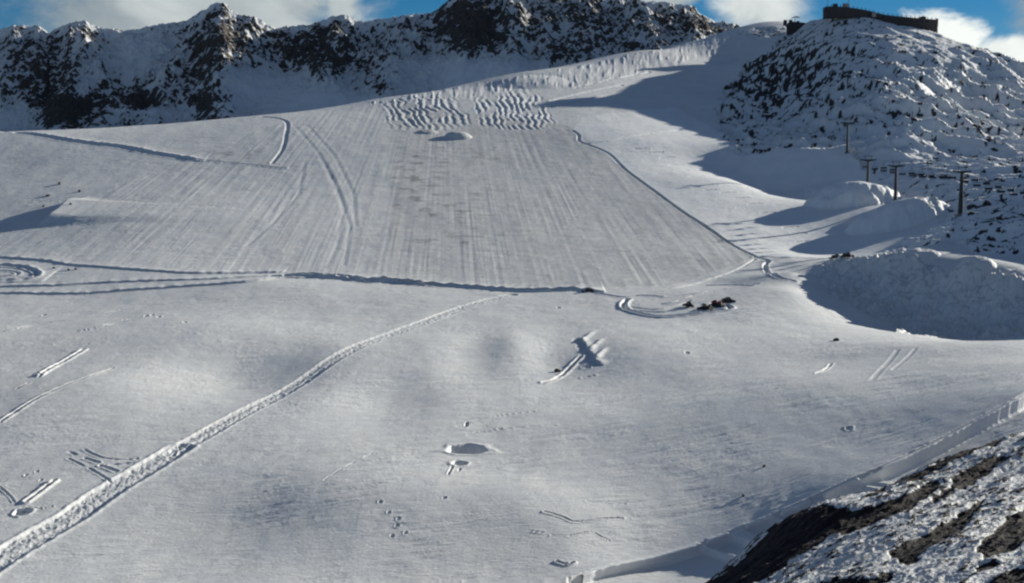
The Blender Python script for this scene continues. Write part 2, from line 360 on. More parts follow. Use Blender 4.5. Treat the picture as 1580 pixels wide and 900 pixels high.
# a hollow cut with a straight wall, heaps of dug snow behind it
CUT = W([(894, 524), (903, 532), (905, 540), (913, 545), (918, 555), (925, 559)], 0)
def cut(X, Y):
    d, s, a = polydist(X, Y, CUT)
    return np.where(s < 0, 0.8 * np.exp(-(d / 3.0) ** 2), -1.1 * (1 - sst(d, 1.0, 4.5)))
feat(CUT, 20, cut)
for (a, b) in [((899, 526), (918, 511)), ((912, 539), (928, 526)), ((921, 551), (934, 540))]:
    P = W([a, b], 0)
    feat(P, 8, (lambda X, Y, P=P: (lambda d, s, ar: (1.0 + .7 * vnoise(ar / 3, ar * 0 + P[0][0], 7)) * np.exp(-(d / 1.6) ** 2) * (1 - sst(ar, 4, 40)))(*polydist(X, Y, P))))
track([(897, 547), (880, 560), (868, 569), (852, 578), (838, 583)], 1.2, .8, .6, 0, 80); track([(890, 534), (896, 535)], 1, .8, .1, 0, 81); track([(900, 561), (908, 562)], 1.2, .7, .3, 0, 82); track([(900, 575), (915, 573)], 1.2, .7, .3, 0, 83)

HILL = [(1135, 47), (1205, 44), (1215, 40), (1240, -30), (1900, -30), (1900, 380), (1580, 392), (1505, 388), (1460, 372), (1400, 392), (1372, 392), (1400, 375), (1455, 345), (1445, 318), (1400, 300),
        (1370, 282), (1335, 262), (1306, 222), (1235, 228), (1130, 233), (1115, 205), (1108, 170), (1125, 130), (1165, 90), (1205, 62)]
SLOPE = [(-400, 385), (0, 378), (75, 345), (115, 318), (180, 288), (260, 252), (450, 182), (600, 155), (880, 195), (930, 232), (970, 264), (1165, 398), (1040, 440), (800, 448), (600, 434), (400, 420), (0, 398), (-400, 398)]
RIP1 = [(585, 160), (620, 152), (700, 148), (728, 190), (690, 205), (600, 198)]
RIP2 = [(728, 150), (780, 140), (825, 140), (858, 190), (850, 202), (760, 200), (738, 190)]
TOPS = [(560, 160), (880, 105), (1150, 48), (1150, 72), (1000, 112), (880, 135), (845, 130), (700, 155)]
PILE = [(1225, 402), (1300, 400), (1390, 393), (1440, 405), (1458, 424), (1500, 404), (1530, 425), (1580, 432), (1700, 440), (1700, 540), (1400, 540), (1380, 505), (1310, 470), (1240, 440)]

def shape(X, Y):
    """terrain height without fine relief"""
    Z = base(X, Y)
    for (x0, x1, y0, y1), fn in FE:
        m = (X > x0) & (X < x1) & (Y > y0) & (Y < y1)
        if m.any(): Z[m] += fn(X[m], Y[m])
    return Z
def blob(ix, iy, lst):
    s = 0
    for (x, y, rx, ry, a) in lst: s = s + a * np.exp(-((ix - x) / rx) ** 2 - ((iy - y) / ry) ** 2)
    return s
def relief(X, Y, Z):
    """fine relief; returns dz, rock, dirt, hillmask"""
    ix, iy = IMG(X, Y, Z)
    j1 = fbm(X / 40, Y / 40, 5, 41); j2 = fbm(X / 40 + 9, Y / 40, 5, 42)
    jx, jy = ix + j1 * 22, iy + j2 * 12
    near = Y < 1000
    hill = pip(jx, jy, HILL) & (Y > 900) & (Y < 2600)
    hillf = hill.astype(float)
    # ---- open snow: wind texture
    wind = fbm((X * .94 + Y * .34) / 26, (Y * .94 - X * .34) / 5.0, 5, 51, .6)
    fine = fbm(X / 2.2, Y / 3.2, 3, 52, .6)
    patch = sst(fbm(X / 30, Y / 45, 3, 53), -.2, .3)
    dz = .42 * wind * (.3 + .9 * patch) + .035 * fine * patch + .55 * fbm(X / 38, Y / 60, 4, 54, .55) + .20 * fbm((X * .8 + Y * .5) / 9, (Y * .8 - X * .5) / 2.6, 3, 57) * sst(fbm(X / 24, Y / 30, 2, 58), 0, .3)
    ru = ridged((X * .97 + Y * .26) / 16 + 5, (Y * .97 - X * .26) / 3.6, 3, 55); dz += .14 * np.clip(ru - .62, 0, 1) * patch * 3
    dz *= (1 - hillf)
    # ---- the groomed slope: fan of fall-line stripes, blotches where the cover shows through
    sl = (pip(ix + j1 * 6, iy + j2 * 4, SLOPE) & (Y > 900)).astype(float)
    u = (ix - 690) / np.maximum(iy + 60, 80) * 420
    st = fbm(u / 5.5, iy / 200, 3, 61, .6); st2 = vnoise(u / 13, iy / 260, 62)
    cross = vnoise(u / 40, iy / 3.0, 63)
    ctr = sst(ix, 560, 640) * (1 - sst(ix, 860, 1000))
    fade = .35 + .65 * sst(fbm(ix / 60, iy / 60, 3, 66), -.25, .25)
    dz += sl * fade * (.17 * st + .15 * st2 + .12 * cross * (.3 + ctr) + .12 * np.clip(vnoise(u / 3.2, iy / 90, 64) - .3, 0, 1) * 2)
    # old cat tracks curving down the slope
    for (pts, w_) in [([(455, 195), (490, 235), (520, 290), (540, 350), (530, 410)], 3), ([(475, 195), (515, 240), (545, 300), (548, 350)], 3), ([(470, 250), (460, 300), (425, 340), (380, 380)], 3),
                      ([(500, 250), (530, 320), (520, 380), (500, 415)], 4)]:
        pxs = np.interp(iy, [p[1] for p in pts], [p[0] for p in pts], left=-999, right=-999)
        dd = (ix - pxs) / w_; dz += sl * (-.16) * np.exp(-dd ** 2) + sl * .08 * np.exp(-(dd - 2.2) ** 2)
    # ---- pushed ripples below the crest
    for poly, ph, k in ((RIP1, 0, 0), (RIP2, 1.5, 1)):
        m = pip(ix + j1 * 16, iy + j2 * 12, poly) & (Y > 1250)
        cur = 5 * np.sin((iy - 150) / 22 + ph) + (iy - 150) * (.6 if k == 0 else .45) + 7 * j2
        w = np.cos((ix - cur) / (11.5 if k == 0 else 10.0) * 2 * np.pi + 4.5 * j1 + 2.5 * fbm(ix / 30, iy / 20, 2, 68)) + .5 * fbm(ix / 5, iy / 7, 3, 69)
        mk = np.clip(blob(ix, iy, [(655, 175, 60, 24, 1.5), (800, 172, 62, 30, 1.5)]), 0, 1) * sst(fbm(ix / 22, iy / 14, 3, 67), -.35, .1)
        dz += m * .6 * mk * w
    # ---- teeth of snow along the upper field
    tp = (pip(ix + j1 * 8, iy + j2 * 4, TOPS) & (Y > 1400)).astype(float)
    dz += tp * .6 * (1.6 * fbm(ix / 9, iy / 26, 4, 71) + 1.3 * np.clip(vnoise(ix / 5, iy / 12, 72) - .2, 0, 1) * 2)
    # ---- the dug snow depot: cloddy face
    pl = (pip(ix + j1 * 8, iy + j2 * 6, PILE) & (Y > 770) & (Y < 1000)).astype(float)
    clod = fbm(X / 7, Y / 4.5, 5, 81, .7); pl = pl * sst(ix, 1238, 1300) * sst(Y, 785, 815)
    dz += pl * (6.5 * clod + 8.0 * fbm(X / 17, Y / 22, 4, 82)) 
    # ---- bank under the hill: vertical cracks
    # ---- rocky hill
    r1 = ridged((X * .75 - Y * .66) / 95, (X * .66 + Y * .75) / 42, 6, 91, .56)
    r2 = fbm(X / 18, Y / 30, 6, 92, .62); r3 = fbm(X / 7, Y / 11, 4, 94, .65)
    low = sst(iy, 180, 260)                      # calmer, flatter ground at the foot
    hz = (20 * (r1 - .6) + 5.5 * r2 + 1.0 * r3 + 3.2 * fbm((X * .75 - Y * .66) / 30, (X * .66 + Y * .75) / 10, 4, 97, .6)) * (1 - .5 * low)
    edge = hillf; top = 1 - sst(iy, 45, 120)
    dz += edge * (hz * (1 - .7 * top) - 3.5 * top * sst(ix, 1240, 1340))
    amt = .0 + blob(ix, iy, [(1170, 120, 60, 70, .16), (1230, 90, 60, 40, .10), (1250, 130, 50, 40, .08), (1330, 110, 60, 60, .05), (1480, 110, 60, 40, -.02), (1540, 345, 60, 40, .10), (1400, 170, 60, 30, .02),
                            (1200, 200, 40, 20, -.12), (1350, 240, 50, 25, -.25), (1400, 100, 60, 25, -.03), (1470, 350, 30, 25, -.05)])
    rn = .5 * fbm((X * .8 - Y * .6) / 26, (X * .6 + Y * .8) / 12, 4, 93, .6) + .85 * fbm((X * .9 - Y * .2) / 8, (X * .2 + Y * .9) / 9, 4, 96, .62)
    rock = edge * sst(rn * 1.0 + amt * 1.6 - .17 + .25 * (r3), .0, .10)
    sun_strip = pip(ix + j1 * 5, iy + j2 * 3, [(885, 203), (895, 219), (925, 230), (965, 262), (1040, 318), (1165, 397), (1420, 397), (1480, 330), (1300, 215), (1110, 205), (1040, 165), (900, 180)]) & (Y > 950)  # strip tilted to the sun, kept paler to look more brightly lit
    # ---- dirt on the fleece / ice showing, then sun and shade painted in as tone
    dirt_shade = sl * .5 * sst(cross * .5 + fbm(ix / 26, iy / 8, 4, 101), .05, .5) * np.clip(blob(ix, iy, [(640, 285, 50, 60, 1), (700, 240, 60, 14, .9), (690, 330, 50, 16, .9), (700, 370, 60, 12, .9), (360, 238, 50, 12, 1.3), (740, 280, 40, 60, .4), (430, 262, 60, 12, .6)]), 0, 1.3)
    dirt_shade = dirt_shade + sl * .08 * sst(st2, 0, .6) + .07 * sst(wind, 0, .5) + .06 * sst(fbm(X / 45, Y / 60, 4, 56), 0, .4)
    dirt_shade = dirt_shade + hillf * (.22 + .5 * sst(rn + r2 * .3, -.1, .35)) * (1 - .5 * low) * (1 - .75 * sst(ix, 1250, 1420))  # greyed hill snow; right half left paler to paint in sunlight
    cov = sl * sst(ix, 430, 640)                 # the part of the slope where old grey fleece and ice lie open
    dirt_shade = dirt_shade + cov * .03 + sl * sst(ix, 596, 612) * (.10 + .10 * sst(fbm(ix / 14, iy / 5, 4, 111), -.2, .3))
    dirt_shade = dirt_shade + np.where(sun_strip | hill, 0, .21)  # even darkening outside strip and hill, painting in the strip's stronger sunlight
    return dz, rock, dirt_shade, hill

# ------------------------------------------------------------------ materials
def terrain_mat(name, rocky=True, rock_a=(.028, .026, .028), rock_b=(.085, .072, .062), bump=.5, scale=1.0, soft=.08):
    m = bpy.data.materials.new(name); m.use_nodes = True; nt = m.node_tree; b = NB(nt)
    bs = nt.nodes['Principled BSDF']; tc = b.n('ShaderNodeTexCoord'); P = tc.outputs['Object']
    n1 = b.noise(P, .9 * scale, 6, .65); n2 = b.noise(P, .05 * scale, 5, .6)
    snow = b.mix(b.ss(n2, .3, .7), (.78, .80, .82, 1), (.86, .86, .85, 1))
    at = b.n('ShaderNodeAttribute', attribute_name='dirt_shade')  # carries real dirt as well as painted sun and shade
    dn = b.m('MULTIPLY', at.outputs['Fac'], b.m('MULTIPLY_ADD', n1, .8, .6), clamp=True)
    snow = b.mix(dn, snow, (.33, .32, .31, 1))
    if rocky:
        ar = b.n('ShaderNodeAttribute', attribute_name='rock')
        rk = b.mix(b.ss(b.noise(P, .35 * scale, 8, .7), .35, .7), (*rock_a, 1), (*rock_b, 1))
        rf = b.ss(b.m('ADD', ar.outputs['Fac'], b.m('MULTIPLY', b.m('SUBTRACT', n1, .5), 1.1)), .5 - soft, .5 + soft)
        colr = b.mix(rf, snow, rk); b.inp(bs.inputs['Base Color'], colr)
        b.inp(bs.inputs['Roughness'], b.m('MULTIPLY_ADD', rf, .25, .6))
    else:
        b.inp(bs.inputs['Base Color'], snow); bs.inputs['Roughness'].default_value = .6
    bs.inputs['Specular IOR Level'].default_value = .2
    bp = b.n('ShaderNodeBump'); bp.inputs['Strength'].default_value = bump; bp.inputs['Distance'].default_value = .35
    mp = b.n('ShaderNodeMapping'); mp.inputs['Rotation'].default_value = (0, 0, R(20)); mp.inputs['Scale'].default_value = (.22, .9, .5); b.inp(mp.inputs[0], P)
    n3 = b.noise(mp.outputs[0], 1.0, 7, .65, .4)
    b.inp(bp.inputs['Height'], b.m('MULTIPLY_ADD', n3, 1.6 if not rocky else .5, n1)); b.inp(bs.inputs['Normal'], bp.outputs[0])
    return m
def mat(name, c1, c2=None, rough=.6, metal=0.0, scale=3.0):
    m = bpy.data.materials.new(name); m.use_nodes = True; b = NB(m.node_tree); bs = m.node_tree.nodes['Principled BSDF']
    tc = b.n('ShaderNodeTexCoord'); c2 = c2 or tuple(v * .7 for v in c1)
    b.inp(bs.inputs['Base Color'], b.mix(b.ss(b.noise(tc.outputs['Object'], scale, 5, .6), .3, .7), (*c1, 1), (*c2, 1)))
    bs.inputs['Roughness'].default_value = rough; bs.inputs['Metallic'].default_value = metal
    return m
M_glacier = terrain_mat('glacier_snow', False, bump=.5)
M_hill = terrain_mat('snowy_rock', True, soft=.24)
M_mount = terrain_mat('mountain_rock', True, (.042, .040, .038), (.105, .085, .070), .5, .7, .22)
M_near = terrain_mat('near_rock', True, (.013, .011, .012), (.036, .026, .025), .4, 2.2)
M_far = terrain_mat('far_ground', False)

def grid_mesh(name, X, Y, Z, mater, attrs={}, keep=None, smooth=True, kind='structure', label=None, category=None):
    nr, nc = X.shape
    idx = np.arange(nr * nc).reshape(nr, nc)
    q = np.stack([idx[:-1, :-1], idx[:-1, 1:], idx[1:, 1:], idx[1:, :-1]], -1)
    if keep is not None: q = q[keep]
    q = q.reshape(-1, 4)
    used = np.unique(q); remap = np.full(nr * nc, -1); remap[used] = np.arange(len(used)); q = remap[q]
    v = np.stack([X.ravel(), Y.ravel(), Z.ravel() + CAMZ], -1)[used].astype(f32)
    me = bpy.data.meshes.new(name); me.vertices.add(len(v)); me.vertices.foreach_set('co', v.ravel())
    me.loops.add(q.size); me.loops.foreach_set('vertex_index', q.ravel().astype(np.int32))
    me.polygons.add(len(q)); me.polygons.foreach_set('loop_start', np.arange(0, q.size, 4, dtype=np.int32))
    me.update(calc_edges=True)
    me.polygons.foreach_set('use_smooth', np.full(len(q), smooth))
    for k, a in attrs.items():
        at = me.attributes.new(k, 'FLOAT', 'POINT'); at.data.foreach_set('value', a.ravel()[used].astype(f32))
    me.materials.append(mater); me.validate()
    o = bpy.data.objects.new(name, me); col.objects.link(o)
    if kind: o['kind'] = kind
    if label: o['label'] = label
    if category: o['category'] = category
    return o

# ------------------------------------------------------------------ build glacier + hill from one height field
DET = 1.0
cols = np.r_[-3200:-900:40j, -900:-60:60j, np.linspace(-60, 1640, int(1250 * DET) + 1), np.linspace(1645, 2400, 90), 2400:5000:50j]
cols = np.unique(cols)
rows = np.r_[np.linspace(-250, 290, 30), 1 / np.linspace(1 / 300., 1 / 372., 20), 1 / np.linspace(1 / 373., 1 / 800., int(400 * DET)), np.linspace(800.6, 990, int(250 * DET)), np.linspace(991, 1500, int(430 * DET)), np.linspace(1502, 2150, int(230 * DET)), np.linspace(2160, 2700, 20)]
rows = DW(rows)
def mkgrid(cols, rows):
    U, V = np.meshgrid(cols, rows)
    sc_ = np.where(V > 60, V, 60 + (V - 60) * .0)
    return (U - CX) / F * np.maximum(sc_, 60.) * 1.005, V
GX, GY = mkgrid(cols, rows)
GZ = shape(GX, GY)
dz, rock, dirt_shade, hillm = relief(GX, GY, GZ)
GZ = GZ + dz
# rocks also break out where the hill is steep
hc = hillm[:-1, :-1] & hillm[1:, 1:]
grid_mesh('glacier', GX, GY, GZ, M_glacier, {'dirt_shade': dirt_shade}, ~hc)
grid_mesh('hill', GX, GY, GZ, M_hill, {'dirt_shade': dirt_shade, 'rock': rock}, hc)
def ground(X, Y):
    X = np.atleast_1d(np.array(X, float)); Y = np.atleast_1d(np.array(Y, float))
    Z = shape(X, Y); Z = Z + relief(X, Y, Z)[0]
    return Z
def gp(px, py):
    """world point on the finished terrain seen at a photo pixel"""
    x, y = proj(px, py, shape); z = float(ground(x, y)[0]); return Vector((x, y, z + CAMZ))

# overhanging snow wall set against the bank
def snow_wall():
    P = np.array(BANK); seg = np.hypot(*np.diff(P, axis=0).T); A = np.r_[0, np.cumsum(seg)]
    a = np.arange(14, min(A[-1] - 2, 300), .25); cx_ = np.interp(a, A, P[:, 0]); cy_ = np.interp(a, A, P[:, 1])
    tx = np.gradient(cx_); ty = np.gradient(cy_); l = np.hypot(tx, ty); nx, ny = ty / l, -tx / l      # towards the low side
    nx = np.convolve(np.pad(nx, 20, 'edge'), np.ones(41) / 41, 'valid'); ny = np.convolve(np.pad(ny, 20, 'edge'), np.ones(41) / 41, 'valid')
    wob = .16 * vnoise(a / 2.6, a * 0, 3) + .5 * vnoise(a / 13, a * 0, 13)
    notch = sst(vnoise(a / 9.0, a * 0 + 1.7, 12), .22, .36) * (1 - sst(a, 95, 140))
    zt_ = shape(cx_ - nx * 2.0, cy_ - ny * 2.0); zb_ = shape(cx_ + nx * 2.5, cy_ + ny * 2.5)
    H = (zt_ - zb_) * (1 - .75 * notch)
    prof = [(-1.6, 1.0, -.12), (-.2, 1.0, .10), (.9, 1.0, .12), (1.25, 1.0, -.05), (1.2, .9, 0), (1.05, .7, 0), (.95, .5, 0), (.85, .3, 0), (.8, .12, 0), (1.1, .02, 0), (2.0, -.02, -.3)]
    X = []; Y = []; Z = []
    for k, (o, hh, dz_) in enumerate(prof):
        oo = o + wob * (1 if 0 < k < 10 else 0) - notch * 1.2 * (hh if k < 9 else 0); n_ = .05 * fbm(a / 1.1, a * 0 + k * .7, 3, 77)
        X.append(cx_ + nx * (oo + n_)); Y.append(cy_ + ny * (oo + n_)); Z.append(zb_ + H * hh + dz_)
    grid_mesh('snow_bank', np.array(X), np.array(Y), np.array(Z), M_glacier, {'dirt_shade': np.zeros((len(prof), len(a)))})
snow_wall()

# ------------------------------------------------------------------ mountain range behind
def mountains():
    cp = [(-700, 60), (-300, 60), (-100, 30), (0, 52), (25, 46), (70, 43), (84, 52), (110, 44), (140, 40), (165, 46), (200, 50), (240, 43), (275, 38), (298, 34), (315, 22), (340, 14), (355, 18), (375, 28), (400, 30),
          (430, 46), (455, 44), (490, 40), (515, 29), (535, 27), (560, 38), (600, 31), (640, 26), (665, 24), (690, 8), (710, -2), (740, -22), (800, -30), (860, -18), (900, -4), (930, 1), (975, 4), (1020, 8), (1060, 14), (1075, 26),
          (1100, 37), (1135, 44), (1180, 60), (1260, 100), (1400, 150), (1700, 160), (2200, 160)]
    cy = lambda px: np.interp(px, [p[0] for p in cp], [p[1] for p in cp])
    cols = np.unique(np.r_[np.linspace(-900, -20, 120), np.linspace(-20, 1250, 1150), np.linspace(1250, 2400, 120)])
    rows = np.r_[np.linspace(2440, 2600, 50), np.linspace(2601, 3200, 600), np.linspace(3202, 4000, 60)]
    U, Y = np.meshgrid(cols, rows); X = (U - CX) / F * Y
    crestY = 2680.0 + 0 * U
    zc = (HOR - cy(U)) / F * 3150 * 1.003
    zb = (HOR - np.interp(U, [-200, 0, 400, 700, 900, 1150, 1300, 1500], [215, 215, 196, 168, 150, 70, 160, 220])) / F * 2600
    t = (Y - 2600) / (3150 - 2600)
    prof = np.where(t < 0, t * .3, np.where(t < .25, t * .30, .075 + (t - .25) / .75 * .925))
    prof = np.where(t < 1, prof, 1 - (t - 1) * .9)
    Z = zb + (zc - zb) * prof
    nz = sst(t, 0.02, .3) * (1 - sst(t, .93, 1.0) * .75) * np.where(t > 1, .3, 1)
    wob = fbm(Y / 90, X / 200, 3, 201) * 26
    # named ribs: photo x at crest, photo x at foot, width, height, from t, to t
    for (a, b_, w, h, t0, t1) in [(130, 85, 26, 34, .15, 1), (150, 190, 14, 10, .5, 1), (352, 335, 34, 52, .12, 1), (300, 215, 18, 26, .12, .6), (395, 370, 14, 16, .35, .95), (530, 470, 34, 30, .35, .95), (620, 590, 30, 22, .1, .9),
                                  (705, 735, 34, 40, .35, .95), (790, 770, 30, 24, .3, .9), (900, 905, 60, 14, .2, .9), (980, 1010, 30, 22, .3, .95), (1060, 1080, 20, 14, .4, 1.0), (30, -20, 30, 20, .3, 1), (205, 150, 12, 12, .2, .5)]:
        xc = (np.interp(t, [0, 1], [b_, a]) - CX) / F * Y + wob
        d = (X - xc) / w
        Z += h * np.exp(-np.where(d > 0, d * .9, d * 1.25) ** 2) * sst(t, t0 - .06, t0 + .12) * (1 - sst(t, t1 - .02, t1 + .08)) * (.75 + .5 * fbm(X / 30, Y / 50, 4, 205)) * np.where(t > .9, .35, 1)
    big = ridged(X / 110, Y / 150, 6, 202, .6); med = ridged((X + Y * .3) / 34, (Y - X * .3) / 40, 5, 203, .62); sm = fbm(X / 9, Y / 13, 5, 204, .68)
    calm = np.clip(blob(*IMG(X, Y, Z), [(210, 75, 45, 28, .75), (440, 150, 90, 26, .9), (560, 165, 120, 20, .9), (700, 115, 90, 26, .9), (10, 180, 36, 20, .9), (390, 120, 60, 20, .7), (250, 170, 90, 12, .7), (790, 105, 60, 16, .7), (130, 120, 16, 30, .3)]), 0, 1)
    k = nz * (1 - .8 * calm)
    Z = Z + k * (30 * (big - .6) + 17 * (med - .55) + 3.4 * sm) + (1 - k) * sm * .5
    # crest teeth
    Z += np.where(np.abs(t - 1) < .08, 1, 0) * (4.0 * ridged(X / 22, Y / 22, 4, 207) - 2 + 2.5 * sm)
    gx = np.gradient(Z, axis=1) / np.gradient(X, axis=1); gy = np.gradient(Z, axis=0) / np.gradient(Y, axis=0)
    gx[np.abs(gx) > 9] = 9
    ix, iy = IMG(X, Y, Z)
    hand = blob(ix, iy, [(70, 110, 55, 50, .28), (95, 172, 45, 30, .6), (160, 165, 50, 22, .35), (215, 158, 28, 24, .6), (310, 115, 35, 60, .3), (325, 170, 38, 26, .65), (345, 60, 50, 40, .2), (470, 80, 60, 35, .35), (500, 60, 40, 30, .2), (540, 95, 35, 15, .3),
                         (585, 135, 22, 20, .45), (520, 155, 30, 6, .3), (735, 50, 35, 35, .6), (710, 20, 40, 30, .35), (800, 50, 50, 30, .15), (650, 60, 60, 40, .10), (900, 30, 90, 40, .22), (860, 85, 40, 14, .3), (950, 70, 60, 12, .1), (1060, 35, 60, 16, .3), (250, 80, 30, 30, -.1)])
    steep = np.hypot(gx * .8, gy)
    west = np.clip(-gx, 0, 3)                     # snow lies thinner on the wind-scoured side
    rk = sst(steep * .33 + hand * 1.15 - calm * .9 + fbm((X + .5 * Y) / 34, (Y - .5 * X) / 17, 5, 206, .56) * .7 + .45 * fbm((X + .4 * Y) / 9, (Y - .4 * X) / 6, 3, 208, .6) + (med - .6) * .35 - .47, -.10, .24)
    grid_mesh('mountains', X, Y, Z, M_mount, {'rock': rk, 'dirt_shade': .08 + k * (.3 + .4 * sst(sm + med - .6, -.2, .3))})
mountains()

# ------------------------------------------------------------------ rocky hillside in the near right corner
def near_slope():
    pts = []
    def q(px, *rows):
        for (py, Y) in rows: pts.append(PY(px, py, Y))
    crest = [(880, 1010, 305), (1000, 950, 310), (1085, 902, 318), (1140, 868, 324), (1180, 838, 330), (1218, 799, 336), (1246, 781, 340), (1281, 771, 344), (1322, 763, 349), (1382, 741, 356), (1433, 716, 363), (1509, 685, 374), (1580, 664, 385), (1750, 600, 410)]
    for px, py, Y in crest:
        pts.append(PY(px, py, Y)); x, y, z = PY(px, py, Y); pts.append((x - 6, y + 11, z - 8)); pts.append((x - 14, y + 36, z - 30)); pts.append((x - 30, y + 90, z - 66))
    q(1180, (900, 285)); q(1300, (830, 300), (900, 255)); q(1450, (780, 310), (850, 262), (900, 235)); q(1580, (720, 335), (800, 275), (900, 222)); q(1750, (700, 330), (900, 200)); q(1000, (1050, 240))
    q(1580, (1100, 150)); q(1250, (1100, 180))
    T = TPS(pts, 1e-5)
    cols = np.unique(np.r_[np.linspace(900, 1640, 760), np.linspace(1640, 2100, 80)])
    rows = 1 / np.linspace(1 / 140., 1 / 205., 40); rows = np.r_[rows, 1 / np.linspace(1 / 206., 1 / 400., 620), np.linspace(401, 500, 40)]
    U, Y = np.meshgrid(cols, rows); X = (U - CX) / F * Y
    Z = T(X, Y)
    # bands of rock running down to the left: rotate so that u runs along the bands
    an = R(38); u = X * math.cos(an) + Y * math.sin(an); v = -X * math.sin(an) + Y * math.cos(an)
    vw = v + 5 * fbm(u / 40, v / 25, 3, 301)
    ix, iy = IMG(X, Y, Z)
    jx = ix + 12 * fbm(X / 7, Y / 7, 5, 302, .65); jy = iy + 9 * fbm(X / 7 + 5, Y / 7, 5, 303, .65)
    bands = [[(1075, 905), (1140, 862), (1190, 808), (1240, 778), (1290, 775), (1325, 788), (1360, 772), (1400, 762), (1440, 738), (1452, 735), (1440, 758), (1400, 785), (1330, 812), (1280, 825), (1240, 850), (1200, 880), (1150, 905)],
             [(1325, 765), (1385, 738), (1450, 706), (1530, 675), (1570, 664), (1540, 682), (1480, 704), (1420, 735), (1370, 752), (1330, 768)],
             [(1470, 735), (1520, 705), (1560, 700), (1530, 722), (1490, 750), (1465, 755)],
             [(1370, 848), (1440, 815), (1500, 775), (1520, 765), (1500, 795), (1480, 820), (1430, 842), (1400, 865), (1380, 858)],
             [(1505, 845), (1545, 800), (1600, 765), (1640, 760), (1600, 815), (1560, 845), (1520, 860)],
             [(1240, 902), (1290, 888), (1330, 890), (1380, 875), (1375, 890), (1340, 905), (1250, 915)], [(1510, 895), (1560, 880), (1600, 870), (1600, 920), (1500, 910)],
             [(1440, 760), (1480, 742), (1470, 760), (1440, 775)], [(1500, 872), (1545, 862), (1540, 868), (1505, 880)]]
    B = np.zeros(X.shape)
    for p in bands: B = np.maximum(B, pip(jx, jy, p).astype(float))
    ker = B.copy()
    for _ in range(9):
        kk = ker.copy(); kk[1:-1, 1:-1] = (ker[1:-1, 1:-1] * 2 + ker[:-2, 1:-1] + ker[2:, 1:-1] + ker[1:-1, :-2] + ker[1:-1, 2:]) / 6; ker = kk
    s1 = ridged(u / 26, vw / 5.5, 5, 304, .6); s2 = fbm(u / 5, v / 2.6, 5, 305, .65)
    Z = Z + 1.2 * (s1 - .75) + .5 * s2 + .8 * fbm(u / 14, v / 3.0, 4, 311, .6) + .18 * fbm(X / 1.5, Y / 1.5, 3, 306, .6) - .5 * ker
    small = sst(s2 * .9 + .5 * (s1 - .6) + .9 * fbm(u / 2.6, v / .9, 4, 307, .65), .02, .16)
    calm = blob(ix, iy, [(1340, 850, 50, 18, .8), (1440, 880, 50, 20, .9), (1370, 800, 40, 12, .6), (1480, 780, 30, 15, .4), (1400, 905, 40, 15, .6), (1540, 870, 30, 10, .5)])
    rk = np.maximum(ker * (1.0 - .0 * calm), small * (1 - np.clip(calm, 0, .9)))
    rk = np.where(ker > .5, np.clip(ker - .5 * sst(s2, .35, .6), 0, 1), rk)
    grid_mesh('rocky_slope', X, Y, Z, M_near, {'rock': rk, 'dirt_shade': .25 + .5 * sst(s2, -.1, .4)})
near_slope()

# wide valley and land out to the horizon, lower than everything else
gx, gy = np.meshgrid(np.r_[-30000:30000:61j], np.r_[-30000:30000:61j])
grid_mesh('ground', gx, gy, np.full(gx.shape, -330.) + 60 * fbm(gx / 5000, gy / 5000, 3, 400), M_far, {'dirt_shade': 0 * gx})

# ------------------------------------------------------------------ objects
import bmesh
from mathutils import Matrix
class MB:
    def __init__(s): s.bm = bmesh.new()
    def box(s, cx, cy, cz, sx, sy, sz, rot=(0, 0, 0), bev=0.0, taper=1.0):
        r = bmesh.ops.create_cube(s.bm, size=1.0); vs = r['verts']
        M = Matrix.Translation((cx, cy, cz)) @ Matrix.Rotation(rot[2], 4, 'Z') @ Matrix.Rotation(rot[1], 4, 'Y') @ Matrix.Rotation(rot[0], 4, 'X')
        for v in vs:
            t = taper if v.co.z > 0 else 1.0
            v.co = M @ Vector((v.co.x * sx * t, v.co.y * sy * t, v.co.z * sz))
        if bev:
            es = list({e for v in vs for e in v.link_edges}); bmesh.ops.bevel(s.bm, geom=es, offset=bev, segments=2, affect='EDGES')
        return s
    def tube(s, a, b, r0, r1=None, n=12):
        a = Vector(a); b = Vector(b); r1 = r0 if r1 is None else r1; d = b - a; q = d.to_track_quat('Z', 'Y').to_matrix().to_4x4()
        bmesh.ops.create_cone(s.bm, cap_ends=True, segments=n, radius1=r0, radius2=r1, depth=d.length, matrix=Matrix.Translation((a + b) / 2) @ q)
        return s
    def prism(s, poly, axis_len, plane='yz', off=0.0):
        """extrude a closed 2D outline; plane 'yz' extrudes along x, 'xy' along z, 'xz' along y"""
        def P(u, v, w): return {'yz': (w, u, v), 'xy': (u, v, w), 'xz': (u, w, v)}[plane]
        a = [s.bm.verts.new(P(u, v, off - axis_len / 2)) for u, v in poly]; b = [s.bm.verts.new(P(u, v, off + axis_len / 2)) for u, v in poly]
        n = len(poly); s.bm.faces.new(a); s.bm.faces.new(b[::-1])
        for i in range(n): s.bm.faces.new((a[i], b[i], b[(i + 1) % n], a[(i + 1) % n]))
        return s
    def build(s, name, m, parent=None, smooth=False):
        bmesh.ops.recalc_face_normals(s.bm, faces=s.bm.faces)
        me = bpy.data.meshes.new(name); s.bm.to_mesh(me); s.bm.free(); me.materials.append(m)
        if smooth:
            for p in me.polygons: p.use_smooth = True
        o = bpy.data.objects.new(name, me); col.objects.link(o); o.parent = parent
        return o
def empty(name, loc, rz=0.0, label=None, cat=None, group=None):
    o = bpy.data.objects.new(name, None); col.objects.link(o); o.location = loc; o.rotation_euler = (0, 0, rz); tag(o, label, cat, group); return o
def tag(o, label=None, cat=None, group=None, kind=None):
    for k, v in (('label', label), ('category', cat), ('group', group), ('kind', kind)):
        if v: o[k] = v
    return o
